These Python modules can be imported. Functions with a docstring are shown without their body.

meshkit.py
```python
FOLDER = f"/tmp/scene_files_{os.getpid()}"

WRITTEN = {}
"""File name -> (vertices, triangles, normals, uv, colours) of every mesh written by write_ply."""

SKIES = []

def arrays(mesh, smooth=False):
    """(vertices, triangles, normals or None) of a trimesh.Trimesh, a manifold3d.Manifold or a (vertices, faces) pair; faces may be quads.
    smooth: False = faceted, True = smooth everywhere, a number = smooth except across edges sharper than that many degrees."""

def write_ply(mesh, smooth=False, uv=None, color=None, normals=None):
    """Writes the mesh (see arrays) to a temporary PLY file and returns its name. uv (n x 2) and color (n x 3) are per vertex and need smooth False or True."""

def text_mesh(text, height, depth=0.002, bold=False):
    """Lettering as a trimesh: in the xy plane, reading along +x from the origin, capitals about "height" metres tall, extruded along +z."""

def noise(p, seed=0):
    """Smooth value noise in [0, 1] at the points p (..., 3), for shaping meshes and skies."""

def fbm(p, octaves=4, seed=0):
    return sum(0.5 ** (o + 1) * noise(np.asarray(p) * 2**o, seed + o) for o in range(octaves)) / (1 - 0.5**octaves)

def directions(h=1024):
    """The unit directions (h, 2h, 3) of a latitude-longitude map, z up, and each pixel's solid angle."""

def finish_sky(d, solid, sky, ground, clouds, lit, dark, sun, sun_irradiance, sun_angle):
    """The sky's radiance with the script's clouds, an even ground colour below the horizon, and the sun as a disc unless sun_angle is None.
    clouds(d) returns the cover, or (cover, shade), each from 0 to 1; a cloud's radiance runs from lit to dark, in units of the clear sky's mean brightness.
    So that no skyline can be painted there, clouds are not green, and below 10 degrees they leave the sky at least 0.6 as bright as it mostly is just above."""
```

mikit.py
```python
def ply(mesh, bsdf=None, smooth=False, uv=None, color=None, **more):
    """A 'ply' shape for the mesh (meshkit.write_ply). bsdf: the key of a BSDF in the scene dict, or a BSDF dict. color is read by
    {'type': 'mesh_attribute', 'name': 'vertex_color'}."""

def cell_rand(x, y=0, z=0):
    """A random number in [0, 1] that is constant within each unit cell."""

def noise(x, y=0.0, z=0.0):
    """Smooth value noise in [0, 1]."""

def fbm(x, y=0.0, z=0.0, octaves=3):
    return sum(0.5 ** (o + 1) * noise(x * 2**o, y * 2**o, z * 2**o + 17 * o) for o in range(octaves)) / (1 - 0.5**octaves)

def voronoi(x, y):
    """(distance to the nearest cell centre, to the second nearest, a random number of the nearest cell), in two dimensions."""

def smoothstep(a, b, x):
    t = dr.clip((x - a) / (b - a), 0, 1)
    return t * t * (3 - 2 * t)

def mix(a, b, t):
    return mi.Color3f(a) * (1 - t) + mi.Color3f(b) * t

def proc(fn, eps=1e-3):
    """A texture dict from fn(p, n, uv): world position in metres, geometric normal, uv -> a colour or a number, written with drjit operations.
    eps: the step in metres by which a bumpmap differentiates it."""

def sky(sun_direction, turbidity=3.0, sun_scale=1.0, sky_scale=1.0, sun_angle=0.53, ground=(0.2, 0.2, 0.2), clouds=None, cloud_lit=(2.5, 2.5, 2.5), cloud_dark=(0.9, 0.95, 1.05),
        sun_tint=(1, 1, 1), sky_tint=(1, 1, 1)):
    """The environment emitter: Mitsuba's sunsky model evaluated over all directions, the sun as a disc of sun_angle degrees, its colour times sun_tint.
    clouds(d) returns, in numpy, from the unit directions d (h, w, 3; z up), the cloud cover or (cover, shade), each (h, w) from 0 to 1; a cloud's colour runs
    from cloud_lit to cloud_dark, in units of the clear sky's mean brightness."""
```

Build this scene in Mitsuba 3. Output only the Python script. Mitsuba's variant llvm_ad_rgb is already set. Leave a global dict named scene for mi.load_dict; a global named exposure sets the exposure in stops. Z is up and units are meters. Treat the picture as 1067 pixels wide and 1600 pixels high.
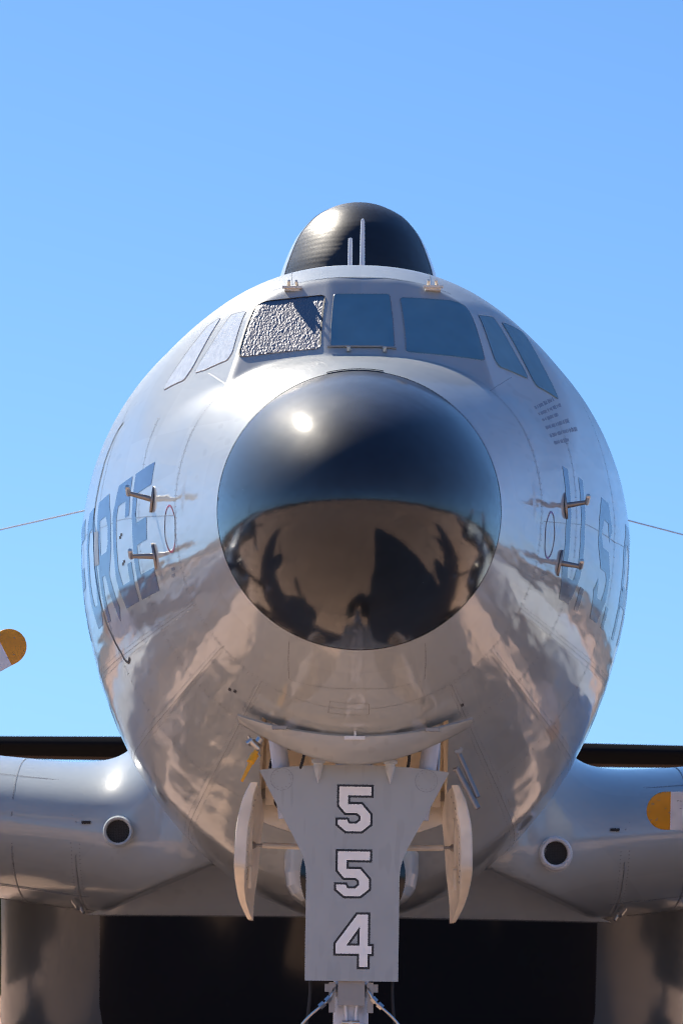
import math
import numpy as np, trimesh, mitsuba as mi, mikit, meshkit
import shapely
from shapely.geometry import Polygon, LineString, MultiPolygon, Point
import drjit as dr
from mikit import noise, fbm, smoothstep, mix

T = mi.ScalarTransform4f
scene, labels = {}, {}

# ------------------------------------------------------------------ camera, sky, exposure
PITCH, ROLL = math.atan(730 / 5800.0), math.radians(0.8)
EYE = np.array([-0.08, -18.0, 1.65])
scene['camera'] = {
    'type': 'thinlens', 'fov': math.degrees(2 * math.atan(533.5 / 5800.0)), 'fov_axis': 'x',
    'aperture_radius': 0.008, 'focus_distance': 20.4, 'near_clip': 0.1, 'far_clip': 6000.0,
    'to_world': T().look_at(origin=EYE.tolist(), target=(EYE + [-0.0006, math.cos(PITCH), math.sin(PITCH)]).tolist(),
                            up=[-math.sin(ROLL), 0, math.cos(ROLL)])}
SUN = (-0.43, 0.56, 0.71)
scene['sky_light'] = mikit.sky(SUN, turbidity=2.6, sun_scale=1.38, sky_tint=(0.53, 0.80, 1.12), sun_tint=(0.90, 1.0, 1.16), ground=(0.3, 0.24, 0.2))
exposure = 2.04

# ------------------------------------------------------------------ helpers
AIR = 'propeller_aircraft'
used = {}


def key(base):
    n = used.get(base, 0)
    used[base] = n + 1
    return base if n == 0 else f'{base}_{n:03d}'


def add(base, mesh, bsdf, smooth=30, label=None, raw=False, **more):
    k = base if raw else key(base)
    scene[k] = mikit.ply(mesh, bsdf, smooth=smooth, **more)
    if label:
        labels[k] = {'label': label}
    return k


def part(name, mesh, bsdf, smooth=30, label=None, stuff=None, **more):
    k = add(f'{AIR}__{name}', mesh, bsdf, smooth, label, **more)
    if stuff:
        labels[k] = {'label': stuff, 'kind': 'stuff'}
    return k


def cat(ms):
    return trimesh.util.concatenate(ms)


def box(x0, x1, y0, y1, z0, z1):
    m = trimesh.creation.box(extents=(x1 - x0, y1 - y0, z1 - z0))
    m.apply_translation(((x0 + x1) / 2, (y0 + y1) / 2, (z0 + z1) / 2))
    return m


def rod(a, b, r, r2=None, n=16):
    """A round bar from a to b."""
    a, b = np.asarray(a, float), np.asarray(b, float)
    r2 = r if r2 is None else r2
    d = (b - a) / np.linalg.norm(b - a)
    x = np.cross(d, [0, 0, 1] if abs(d[2]) < 0.9 else [1, 0, 0])
    x /= np.linalg.norm(x)
    y = np.cross(d, x)
    t = np.arange(n) * 2 * np.pi / n
    ring = np.cos(t)[:, None] * x + np.sin(t)[:, None] * y
    v = np.vstack([a + ring * r, b + ring * r2, [a], [b]])
    i = np.arange(n)
    j = (i + 1) % n
    f = np.vstack([np.stack([i, j, j + n], 1), np.stack([i, j + n, i + n], 1),
                   np.stack([j, i, i * 0 + 2 * n], 1), np.stack([i + n, j + n, i * 0 + 2 * n + 1], 1)])
    return trimesh.Trimesh(v, f, process=False)


def tube(pts, r, n=10):
    pts = np.asarray(pts, float)
    v, f = [], []
    t = np.arange(n) * 2 * np.pi / n
    d = np.gradient(pts, axis=0)
    d /= np.linalg.norm(d, axis=1, keepdims=True)
    ref = np.array([0.31, 0.22, 0.9])
    for k, (p, q) in enumerate(zip(pts, d)):
        x = np.cross(q, ref)
        x /= np.linalg.norm(x)
        y = np.cross(q, x)
        v.append(p + r * (np.cos(t)[:, None] * x + np.sin(t)[:, None] * y))
    i = np.arange(n)
    j = (i + 1) % n
    for k in range(len(pts) - 1):
        f += [np.stack([i + k * n, j + k * n, j + k * n + n], 1), np.stack([i + k * n, j + k * n + n, i + k * n + n], 1)]
    return trimesh.Trimesh(np.vstack(v), np.vstack(f), process=False)


def smooth_path(pts, n=24):
    from scipy.interpolate import CubicSpline
    pts = np.asarray(pts, float)
    s = np.r_[0, np.cumsum(np.linalg.norm(np.diff(pts, axis=0), axis=1))]
    return CubicSpline(s, pts)(np.linspace(0, s[-1], n))


def lathe(profile, origin, axis='y', n=48, squash=(1, 1)):
    """profile: (distance along the axis, radius) pairs."""
    prof = np.asarray(profile, float)
    t = np.arange(n) * 2 * np.pi / n
    a = prof[:, 0][:, None] + 0 * t
    u, w = prof[:, 1][:, None] * np.cos(t) * squash[0], prof[:, 1][:, None] * np.sin(t) * squash[1]
    v = np.stack({'y': (u, a, w), 'z': (u, w, a), 'x': (a, u, w)}[axis], -1).reshape(-1, 3) + np.asarray(origin, float)
    i = np.arange(n)
    j = (i + 1) % n
    f = []
    for k in range(len(prof) - 1):
        f += [np.stack([i + k * n, j + k * n, j + k * n + n], 1), np.stack([i + k * n, j + k * n + n, i + k * n + n], 1)]
    m = trimesh.Trimesh(v, np.vstack(f), process=False)
    if axis in 'z':
        m.faces = m.faces[:, ::-1]
    return m


def grid_mesh(p, wrap_u=False, wrap_v=False):
    """p: (rows, columns, 3)."""
    nr, nc = p.shape[:2]
    idx = np.arange(nr * nc).reshape(nr, nc)
    if wrap_v:
        idx = np.hstack([idx, idx[:, :1]])
    if wrap_u:
        idx = np.vstack([idx, idx[:1]])
    a, b, c, d = idx[:-1, :-1].ravel(), idx[:-1, 1:].ravel(), idx[1:, 1:].ravel(), idx[1:, :-1].ravel()
    f = np.vstack([np.stack([a, b, c], 1), np.stack([a, c, d], 1)])
    return trimesh.Trimesh(p.reshape(-1, 3), f, process=False)


def slab(poly, axis, c0, c1):
    """A flat shapely polygon in (x, z) for axis y, or (y, z) for axis x, extruded from c0 to c1."""
    geoms = getattr(poly, 'geoms', [poly])
    out = []
    for g in geoms:
        m = trimesh.creation.extrude_polygon(g, abs(c1 - c0), engine='earcut')
        v = m.vertices.copy()
        h = v[:, 2] + min(c0, c1)
        v = np.stack([v[:, 0], h, v[:, 1]], 1) if axis == 'y' else np.stack([h, v[:, 0], v[:, 1]], 1)
        m = trimesh.Trimesh(v, m.faces, process=False)
        if m.volume < 0:
            m.invert()
        out.append(m)
    return cat(out)


# ------------------------------------------------------------------ materials
def rgb(*c):
    return {'type': 'rgb', 'value': list(c)}


def principled(color, rough, spec=0.5, **more):
    return {'type': 'twosided', 'bsdf': {'type': 'principled', 'base_color': color, 'roughness': rough, 'specular': spec, **more}}


def paint_colour(p, n, uv):
    g = fbm(p.x * 1.7, p.y * 0.9, p.z * 1.7, 3)
    f = fbm(p.x * 14, p.y * 2.5, p.z * 14, 3)
    k = 0.93 + 0.10 * g + 0.05 * (f - 0.5)
    # thin grime streaks that run aft along the airflow
    st = smoothstep(0.66, 0.82, noise(p.x * 23, p.y * 1.1, p.z * 23)) * smoothstep(0.45, 0.7, noise(p.x * 2, p.y * 1.5, p.z * 2))
    k = k * (1 - 0.07 * st)
    tone = mikit.cell_rand(dr.floor(p.y / 0.73), dr.floor(dr.atan2(p.x, p.z - 4.4) / 0.262), 5)
    k = k * (0.965 + 0.07 * tone)
    return mi.Color3f(0.45, 0.482, 0.485) * k


def weathered(p, n, uv):
    """Share of sun-chalked paint: the skin that faces up has lost its polish."""
    return dr.clip(smoothstep(0.05, 0.55, n.z + 0.25 * (fbm(p.x * 2, p.y * 1.3, p.z * 2) - 0.5)) * 0.7, 0, 1)


def gloss(color, alpha, ior=1.6):
    return {'type': 'roughplastic', 'distribution': 'ggx', 'alpha': alpha, 'int_ior': ior, 'diffuse_reflectance': color, 'nonlinear': False}


def skin(colour_fn, a_low, a_high, ior=1.6):
    col = mikit.proc(colour_fn)
    return {'type': 'twosided', 'bsdf': {'type': 'blendbsdf', 'weight': mikit.proc(weathered), 'one': gloss(col, a_low, ior), 'two': gloss(col, a_high, ior)}}


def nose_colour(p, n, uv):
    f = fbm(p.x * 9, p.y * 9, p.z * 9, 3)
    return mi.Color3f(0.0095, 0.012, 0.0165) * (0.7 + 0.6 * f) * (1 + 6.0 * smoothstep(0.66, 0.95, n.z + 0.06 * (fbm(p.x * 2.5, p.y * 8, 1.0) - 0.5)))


def dome_colour(p, n, uv):
    f = fbm(p.x * 3, p.y * 3, p.z * 12, 3)
    return mi.Color3f(0.012, 0.0145, 0.02) * (0.6 + 0.8 * f)


def dome_relief(p, n, uv):
    return 0.5 * dr.sin(p.z * 150 + 2 * noise(p.x * 5, p.y * 5, p.z * 3)) * noise(p.x * 9, p.y * 9, p.z * 30) + noise(p.x * 40, p.y * 40, p.z * 40) * 0.3


def cream_colour(p, n, uv):
    f = fbm(p.x * 7, p.y * 4, p.z * 7, 3)
    return mi.Color3f(0.74, 0.665, 0.54) * (0.72 + 0.5 * f)


def ground_colour(p, n, uv):
    a = fbm(p.x * 0.11, p.y * 0.11, 3.0, 4)
    b = fbm(p.x * 1.7, p.y * 1.7, 1.0, 3)
    r = dr.sqrt(dr.square(p.x - 9) + dr.square(p.y + 30))
    tracks = noise(r * 1.3, 0.4 * a, 2.0)
    k = 0.72 + 0.32 * a + 0.18 * (b - 0.5) + 0.12 * (tracks - 0.5)
    return mix((0.56, 0.375, 0.275), (0.47, 0.33, 0.255), smoothstep(0.35, 0.65, a)) * k


def letter_blue(p, n, uv):
    return mi.Color3f(0.052, 0.07, 0.165) * (0.8 + 0.4 * fbm(p.x * 6, p.y * 6, p.z * 6, 2))


scene['fuselage_paint'] = skin(paint_colour, 0.009, 0.2, 1.75)
scene['wing_paint'] = {'type': 'twosided', 'bsdf': {'type': 'blendbsdf', 'weight': mikit.proc(lambda p, n, uv: weathered(p, n, uv) * 0.28), 'one': gloss(mikit.proc(paint_colour), 0.02, 1.7), 'two': gloss(mikit.proc(paint_colour), 0.2, 1.6)}}
scene['grey_paint'] = principled(mikit.proc(paint_colour), 0.12, 0.6)
scene['panel_paint'] = principled(mikit.proc(lambda p, n, uv: mi.Color3f(0.375, 0.395, 0.385) * (0.94 + 0.12 * fbm(p.x * 5, p.y * 5, p.z * 3)) * (1 - 0.10 * smoothstep(0.62, 0.78, noise(p.x * 40, 0.0, p.z * 6)) * noise(p.x * 3, 1.0, p.z * 3))), 0.35)
scene['seam_dark'] = principled(rgb(0.05, 0.05, 0.052), 0.5)
scene['seam_grey'] = principled(rgb(0.23, 0.24, 0.25), 0.4)
scene['white_plate'] = principled(rgb(0.66, 0.68, 0.70), 0.4)
scene['white_digit'] = principled(rgb(0.90, 0.875, 0.81), 0.4)
scene['black_paint'] = principled(rgb(0.012, 0.012, 0.014), 0.35)
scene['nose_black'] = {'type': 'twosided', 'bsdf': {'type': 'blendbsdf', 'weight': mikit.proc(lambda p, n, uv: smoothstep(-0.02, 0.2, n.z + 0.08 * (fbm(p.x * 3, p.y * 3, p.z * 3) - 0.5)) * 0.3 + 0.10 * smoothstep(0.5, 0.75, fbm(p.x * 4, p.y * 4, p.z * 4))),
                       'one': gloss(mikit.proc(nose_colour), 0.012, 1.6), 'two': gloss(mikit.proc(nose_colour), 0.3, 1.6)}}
scene['dome_black'] = {'type': 'twosided', 'bsdf': {'type': 'bumpmap', 'arbitrary': mikit.proc(dome_relief, eps=2e-3), 'scale': 0.0005,
                       'bsdf': gloss(mikit.proc(dome_colour), 0.19, 1.5)}}
scene['drum_black'] = {'type': 'twosided', 'bsdf': gloss(rgb(0.006, 0.006, 0.008), 0.012, 1.5)}
scene['blue_letter'] = {'type': 'twosided', 'bsdf': gloss(mikit.proc(letter_blue), 0.03, 1.6)}
scene['cream_paint'] = principled(mikit.proc(cream_colour), 0.35)
scene['steel'] = principled(rgb(0.5, 0.49, 0.47), 0.25, metallic=0.9)
scene['dull_metal'] = principled(rgb(0.3, 0.28, 0.26), 0.4, metallic=0.7)
scene['rubber'] = principled(rgb(0.02, 0.02, 0.021), 0.7)
scene['yellow_paint'] = principled(rgb(0.72, 0.36, 0.02), 0.35)
def worn(c):
    def fn(p, n, uv):
        f = fbm(p.x * 9, p.y * 9, p.z * 9, 3)
        chip = smoothstep(0.70, 0.74, fbm(p.x * 38, p.y * 38, p.z * 38, 3))
        return mix(mi.Color3f(*c) * (0.8 + 0.4 * f), (0.22, 0.21, 0.2), chip * 0.7)
    return mikit.proc(fn)


scene['blade_yellow'] = principled(worn((0.62, 0.26, 0.012)), 0.38)
scene['blade_white'] = principled(worn((0.66, 0.64, 0.64)), 0.42)
scene['red_paint'] = principled(rgb(0.33, 0.06, 0.1), 0.4)
scene['pane_cover'] = {'type': 'twosided', 'bsdf': gloss(mikit.proc(lambda p, n, uv: mi.Color3f(0.13, 0.30, 0.40) * (0.9 + 0.2 * fbm(p.x * 11, p.y * 11, p.z * 11))), 0.2, 1.5)}
scene['foil'] = {'type': 'twosided', 'bsdf': {'type': 'roughconductor', 'material': 'Al', 'alpha': 0.22, 'specular_reflectance': rgb(0.30, 0.30, 0.31)}}
scene['foil_cover'] = principled(mikit.proc(lambda p, n, uv: mi.Color3f(0.47, 0.49, 0.50) * (0.8 + 0.4 * fbm(p.x * 60, p.y * 22, p.z * 22))), 0.25)
scene['oleo_paint'] = principled(rgb(0.5, 0.53, 0.58), 0.25)
scene['deicer_rubber'] = {'type': 'twosided', 'bsdf': {'type': 'diffuse', 'reflectance': rgb(0.012, 0.012, 0.013)}}
scene['ground_mat'] = {'type': 'twosided', 'bsdf': {'type': 'diffuse', 'reflectance': mikit.proc(ground_colour)}}
scene['leaf_mat'] = {'type': 'twosided', 'bsdf': {'type': 'diffuse', 'reflectance': mikit.proc(lambda p, n, uv: mi.Color3f(0.06, 0.075, 0.035) * (0.6 + 0.9 * fbm(p.x * 0.7, p.y * 0.7, p.z * 0.7)))}}
scene['hill_mat'] = {'type': 'twosided', 'bsdf': {'type': 'diffuse', 'reflectance': mikit.proc(lambda p, n, uv: mi.Color3f(0.16, 0.14, 0.13) * (0.6 + 0.8 * fbm(p.x * 0.01, p.y * 0.01, p.z * 0.02)))}}
scene['lens_glass'] = principled(rgb(0.02, 0.02, 0.022), 0.08)

scene['drum_paint'] = {'type': 'twosided', 'bsdf': gloss(mikit.proc(lambda p, n, uv: mi.Color3f(0.11, 0.115, 0.12) * (0.85 + 0.3 * fbm(p.x * 2, p.y * 2, p.z * 3))), 0.03, 1.42)}
scene['rivet_paint'] = principled(rgb(0.27, 0.28, 0.29), 0.3)
scene['stencil_ink'] = principled(rgb(0.17, 0.20, 0.26), 0.4)
scene['violet_paint'] = principled(rgb(0.18, 0.09, 0.26), 0.4)
scene['blade_black'] = principled(rgb(0.02, 0.02, 0.022), 0.4)
scene['tail_dark'] = {'type': 'twosided', 'bsdf': {'type': 'diffuse', 'reflectance': rgb(0.055, 0.042, 0.036)}}

# ------------------------------------------------------------------ fuselage form
from scipy.interpolate import PchipInterpolator


def curve(*pairs):
    y, v = zip(*pairs)
    return PchipInterpolator(y, v, extrapolate=True)


HALF = curve((1.1, .738), (1.6, .868), (2.2, 1.025), (3, 1.235), (4, 1.465), (5, 1.655), (6, 1.78), (7, 1.81), (8, 1.80), (15, 1.77), (20, 1.45), (25, .85), (30, .22))
MID = curve((1.1, 4.062), (2, 4.13), (3, 4.21), (4, 4.29), (5, 4.37), (6, 4.43), (7, 4.45), (14, 4.45), (20, 4.7), (26, 5.2), (30, 5.5))
BOT = curve((1.1, 3.335), (2, 3.12), (3, 2.92), (4, 2.70), (5, 2.45), (6, 2.2), (7, 2.1), (8, 2.07), (12, 2.1), (16, 2.4), (20, 3.1), (26, 4.5), (30, 5.25))
NTOP = curve((1.1, 4.80), (1.6, 4.94), (2.1, 5.045), (2.6, 5.16), (3.2, 5.28), (5, 5.6), (8, 5.9), (30, 5.9))
NEXP = curve((1.1, 2.0), (1.7, 2.25), (2.3, 2.6), (3.2, 2.5), (5, 2.2), (6, 2.0), (30, 2.0))
MEXP = curve((1.1, 2.24), (3, 2.24), (4.2, 2.13), (5.2, 2.03), (6, 2.0), (30, 2.0))
MTOP = curve((1.9, 5.40), (2.5, 5.56), (3.2, 5.765), (4, 5.90), (5, 6.035), (6, 6.19), (7, 6.25), (8, 6.26), (14, 6.26), (20, 6.3), (26, 6.15), (30, 5.9))
W_Y, W_Z, W_SLOPE, W_X, W_TAN = 2.1, 5.03, 1.25, 0.175, 0.30

S_A, S_B, S_C = np.array([.69, 2.275, 5.055]), np.array([.56, 2.643, 5.565]), np.array([1.19, 3.40, 5.035])
S_N = np.cross(S_B - S_A, S_C - S_A)
S_N = S_N / np.linalg.norm(S_N) * np.sign(S_N[0])


def smin(a, b, k):
    h = np.clip(0.5 + 0.5 * (b - a) / k, 0, 1)
    return b * (1 - h) + a * h - k * h * (1 - h)


def radius(y, th):
    """Distance of the skin from the centre line at station y and angle th (0 = up, positive to +x)."""
    y, th = np.broadcast_arrays(np.asarray(y, float), np.asarray(th, float))
    s, c = np.abs(np.sin(th)), np.cos(th)
    a, zc = HALF(y), MID(y)
    low = 1 / np.sqrt((s / a) ** 2 + (c / (zc - BOT(y))) ** 2)
    n = NEXP(y)
    cu = np.maximum(c, 0)
    nose = ((s / a) ** n + (cu / (NTOP(y) - zc)) ** n) ** (-1 / n)
    me = MEXP(y)
    main = ((s / a) ** me + (cu / (MTOP(np.maximum(y, 1.9)) - zc)) ** me) ** (-1 / me)
    d = W_Z - zc + W_SLOPE * (y - W_Y)
    pc = d / np.maximum(cu, 1e-3)
    ps = (d + W_SLOPE * W_X * W_TAN) / np.maximum(cu + W_SLOPE * W_TAN * s, 1e-3)
    pl = smin(pc, ps, 0.01)
    pl = np.where(pl < 0, 0, pl)
    # the flat flank with the two side windows: n . (|x|, y, z) <= n . a
    k = S_N[0] * s + S_N[2] * cu
    pf = (S_N @ S_A - S_N[1] * y - S_N[2] * zc) / np.maximum(k, 1e-3)
    cabin = smin(main, np.minimum(np.maximum(pf, 0), 9), 0.06)
    cabin = smin(cabin, np.minimum(pl, 9), 0.03)
    up = -smin(-nose, -cabin, 0.02)
    up = np.where(y < 1.9, nose, up)
    w = np.clip(c / 0.05, 0, 1)
    return np.where(c > 0, up * w + np.where(y > 4.5, main, nose) * (1 - w), low)


PANEL_Y = np.array([1.1, 2.09, 2.57, 3.05, 3.8, 4.55, 5.2, 5.9, 6.5, 7.2, 10.0, 30.0])
PANEL_T = np.array([-180, -164, -150, -134, -119, -104, -89, -74, -45, 0, 45, 74, 89, 104, 119, 134, 150, 164, 180.0])
PANEL_BOW = np.random.default_rng(8).uniform(-0.0019, 0.0014, (len(PANEL_Y) - 1, len(PANEL_T) - 1))


def at_skin(y, th, off=0.0, wave=True):
    y, th = np.broadcast_arrays(np.asarray(y, float), np.asarray(th, float))
    r = radius(y, th)
    p = np.stack([r * np.sin(th), y, MID(y) + r * np.cos(th)], -1)
    if wave:
        q = p * [1.5, 0.9, 1.5]
        w = 0.0013 * (meshkit.fbm(q, 2, 3) - 0.5)
        w += 0.0012 * (meshkit.noise(p * [8, 0.8, 8], 7) - 0.5) + 0.0027 * (meshkit.noise(p * [18, 0.5, 18], 9) - 0.5) + 0.0009 * (meshkit.noise(p * [36, 1.3, 36], 4) - 0.5)
        ang = np.degrees(th)
        ang = (ang + 180) % 360 - 180
        if True:
            iy = np.clip(np.searchsorted(PANEL_Y, y) - 1, 0, len(PANEL_Y) - 2)
            it = np.clip(np.searchsorted(PANEL_T, ang) - 1, 0, len(PANEL_T) - 2)
            u = (y - PANEL_Y[iy]) / (PANEL_Y[iy + 1] - PANEL_Y[iy])
            v = (ang - PANEL_T[it]) / (PANEL_T[it + 1] - PANEL_T[it])
            u, v = np.clip(u, 0, 1), np.clip(v, 0, 1)
            w += PANEL_BOW[iy, it] * 16 * u * (1 - u) * v * (1 - v) * (y > 2.09)
        for a in (-164, -150, -134, -119, -104, -74, 74, 104, 119, 134, 150, 164):
            w += 0.0011 * np.clip(1 - np.abs(ang - a) / 1.3, 0, 1) * (y > 2.1)
        w *= np.clip((y - 1.1) / 0.5, 0, 1) * (0.3 + 0.7 * np.clip((np.abs(ang) - 55) / 30, 0, 1))
        r = r + w
    r = r + off
    return np.stack([r * np.sin(th), y, MID(y) + r * np.cos(th)], -1)


def skin_plate(poly, top, bottom, step=0.05, wave=True):
    """A shapely polygon in (y, th) laid on the skin as a plate from offset bottom to offset top (metres)."""
    out = []
    for g in getattr(poly, 'geoms', [poly]):
        m = trimesh.creation.extrude_polygon(g, 1.0, engine='earcut')
        sc = np.array([1.0, 1.4, 0.02])
        v, f = trimesh.remesh.subdivide_to_size(m.vertices * sc, m.faces, step, max_iter=12)
        v = v / sc
        p = at_skin(v[:, 0], v[:, 1], bottom + (top - bottom) * v[:, 2], wave)
        m = trimesh.Trimesh(p, f, process=False)
        m.merge_vertices()
        c = m.triangles_center
        out.append(m)
    m = cat(out)
    return m if m.volume > 0 else (m.invert(), m)[1]


def ribbon(path, w, off=0.0016, n=None):
    """A thin strip that follows a path of (y, th) on the skin: a seam or a stripe, w metres wide."""
    path = np.asarray(path, float)
    s = np.r_[0, np.cumsum(np.hypot(np.diff(path[:, 0]), 1.4 * np.diff(path[:, 1])))]
    n = n or max(8, int(s[-1] / 0.03))
    u = np.linspace(0, s[-1], n)
    y, th = np.interp(u, s, path[:, 0]), np.interp(u, s, path[:, 1])
    p = at_skin(y, th, off)
    nrm = at_skin(y, th, off + 0.1) - p
    d = np.gradient(p, axis=0)
    side = np.cross(d, nrm)
    side /= np.linalg.norm(side, axis=1, keepdims=True) + 1e-12
    return grid_mesh(np.stack([p - side * w / 2, p + side * w / 2], 1))


# nose radome: a blunt ellipsoid, glossy black
t = np.r_[0.004, np.linspace(0.02, 1, 150)]
ny = 1.098 * t ** 2
nth = np.linspace(-np.pi, np.pi, 361)[:-1]
nr = 0.82 * np.sqrt(1 - ((2 - ny) / 2) ** 2) / (0.82 * math.sqrt(1 - .45 ** 2))
P = np.stack([nr[:, None] * 0.736 * np.sin(nth), ny[:, None] + 0 * nth, 4.0 + .062 * ny[:, None] / 1.1 + nr[:, None] * np.where(np.cos(nth) > 0, .736, .725) * np.cos(nth)], -1)
q = 0.0005 * (meshkit.fbm(P * 5, 2, 21) - 0.5)[..., None] * np.minimum(1, nr * 3)[:, None, None]
P = P + q * np.stack([np.sin(nth), 0 * nth, np.cos(nth)], -1)
nose_mesh = grid_mesh(P, wrap_v=True)
cap = trimesh.Trimesh(np.vstack([P[0], [[0, 0, 4.0]]]), np.stack([np.arange(360), (np.arange(360) + 1) % 360, np.full(360, 360)], 1)[:, ::-1], process=False)
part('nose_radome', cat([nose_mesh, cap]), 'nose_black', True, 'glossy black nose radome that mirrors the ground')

# fuselage skin with the nose gear bay cut out
BAY_Y0, BAY_Y1, BAY_TH = 2.75, 4.85, math.radians(25.5)
ys = np.r_[np.arange(1.1, 2.0, .025), np.arange(2.0, 2.75, .008), np.linspace(2.75, 4.85, 94)[:-1], np.arange(4.85, 10, .025), np.linspace(10, 30, 150)]
th_up = np.radians(np.arange(-46, 46, .32))
th_dn = np.r_[np.linspace(math.radians(46), np.pi - BAY_TH, 260)[:-1], np.linspace(np.pi - BAY_TH, np.pi + BAY_TH, 80), np.linspace(np.pi + BAY_TH, 2 * np.pi - math.radians(46), 260)[1:-1]]
ths = np.r_[th_up, th_dn]
def bay_th(y):
    """Half angle of the bay opening at station y: its edges run nearly straight aft."""
    return np.interp(y, [2.0, BAY_Y0, 3.4, 4.1, BAY_Y1, 6.0], [BAY_TH, BAY_TH, math.radians(22.8), math.radians(20.3), math.radians(18.2), BAY_TH])


Y, TH = np.meshgrid(ys, ths, indexing='ij')
_u, _lo = np.abs(TH - np.pi), np.pi - math.radians(46)
_b = bay_th(Y)
_n = np.where(_u <= BAY_TH, _u * _b / BAY_TH, _b + (_u - BAY_TH) * (_lo - _b) / (_lo - BAY_TH))
TH = np.where(_u < _lo - 1e-9, np.pi + np.sign(TH - np.pi) * _n, TH)
fus = grid_mesh(at_skin(Y, TH), wrap_v=True)
nc = len(ths)
fy = ys[(fus.faces // nc).min(1)]
fc = fus.faces % nc
fth = np.where(fc.max(1) - fc.min(1) > 5, 0, ths[fc.min(1)])
hole = (fy > BAY_Y0 - 0.004) & (fy < BAY_Y1 - 0.004) & (fth > np.pi - BAY_TH - 1e-4) & (fth < np.pi + BAY_TH - 1e-4)
fus = trimesh.Trimesh(fus.vertices, fus.faces[~hole], process=False)
part('fuselage', fus, 'fuselage_paint', True)
#PARTS
# ------------------------------------------------------------------ seams, panes and markings on the skin
D = math.radians


def th_at(y, z, side):
    """The angle on the skin of the point at station y and height z on one side (-1 = viewer's left)."""
    y, z = np.broadcast_arrays(np.asarray(y, float), np.asarray(z, float))
    th = np.full(y.shape, np.pi / 2)
    for _ in range(25):
        th = 0.5 * th + 0.5 * np.arccos(np.clip((z - MID(y)) / radius(y, th), -0.999, 0.999))
    return side * th


FUS = 'fuselage__'


def seam(path, w=0.004, mat='seam_grey', name='panel_seam', off=0.0016):
    return part(FUS + name, ribbon([(a, D(b)) for a, b in path], w, off), mat, True)


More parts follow.
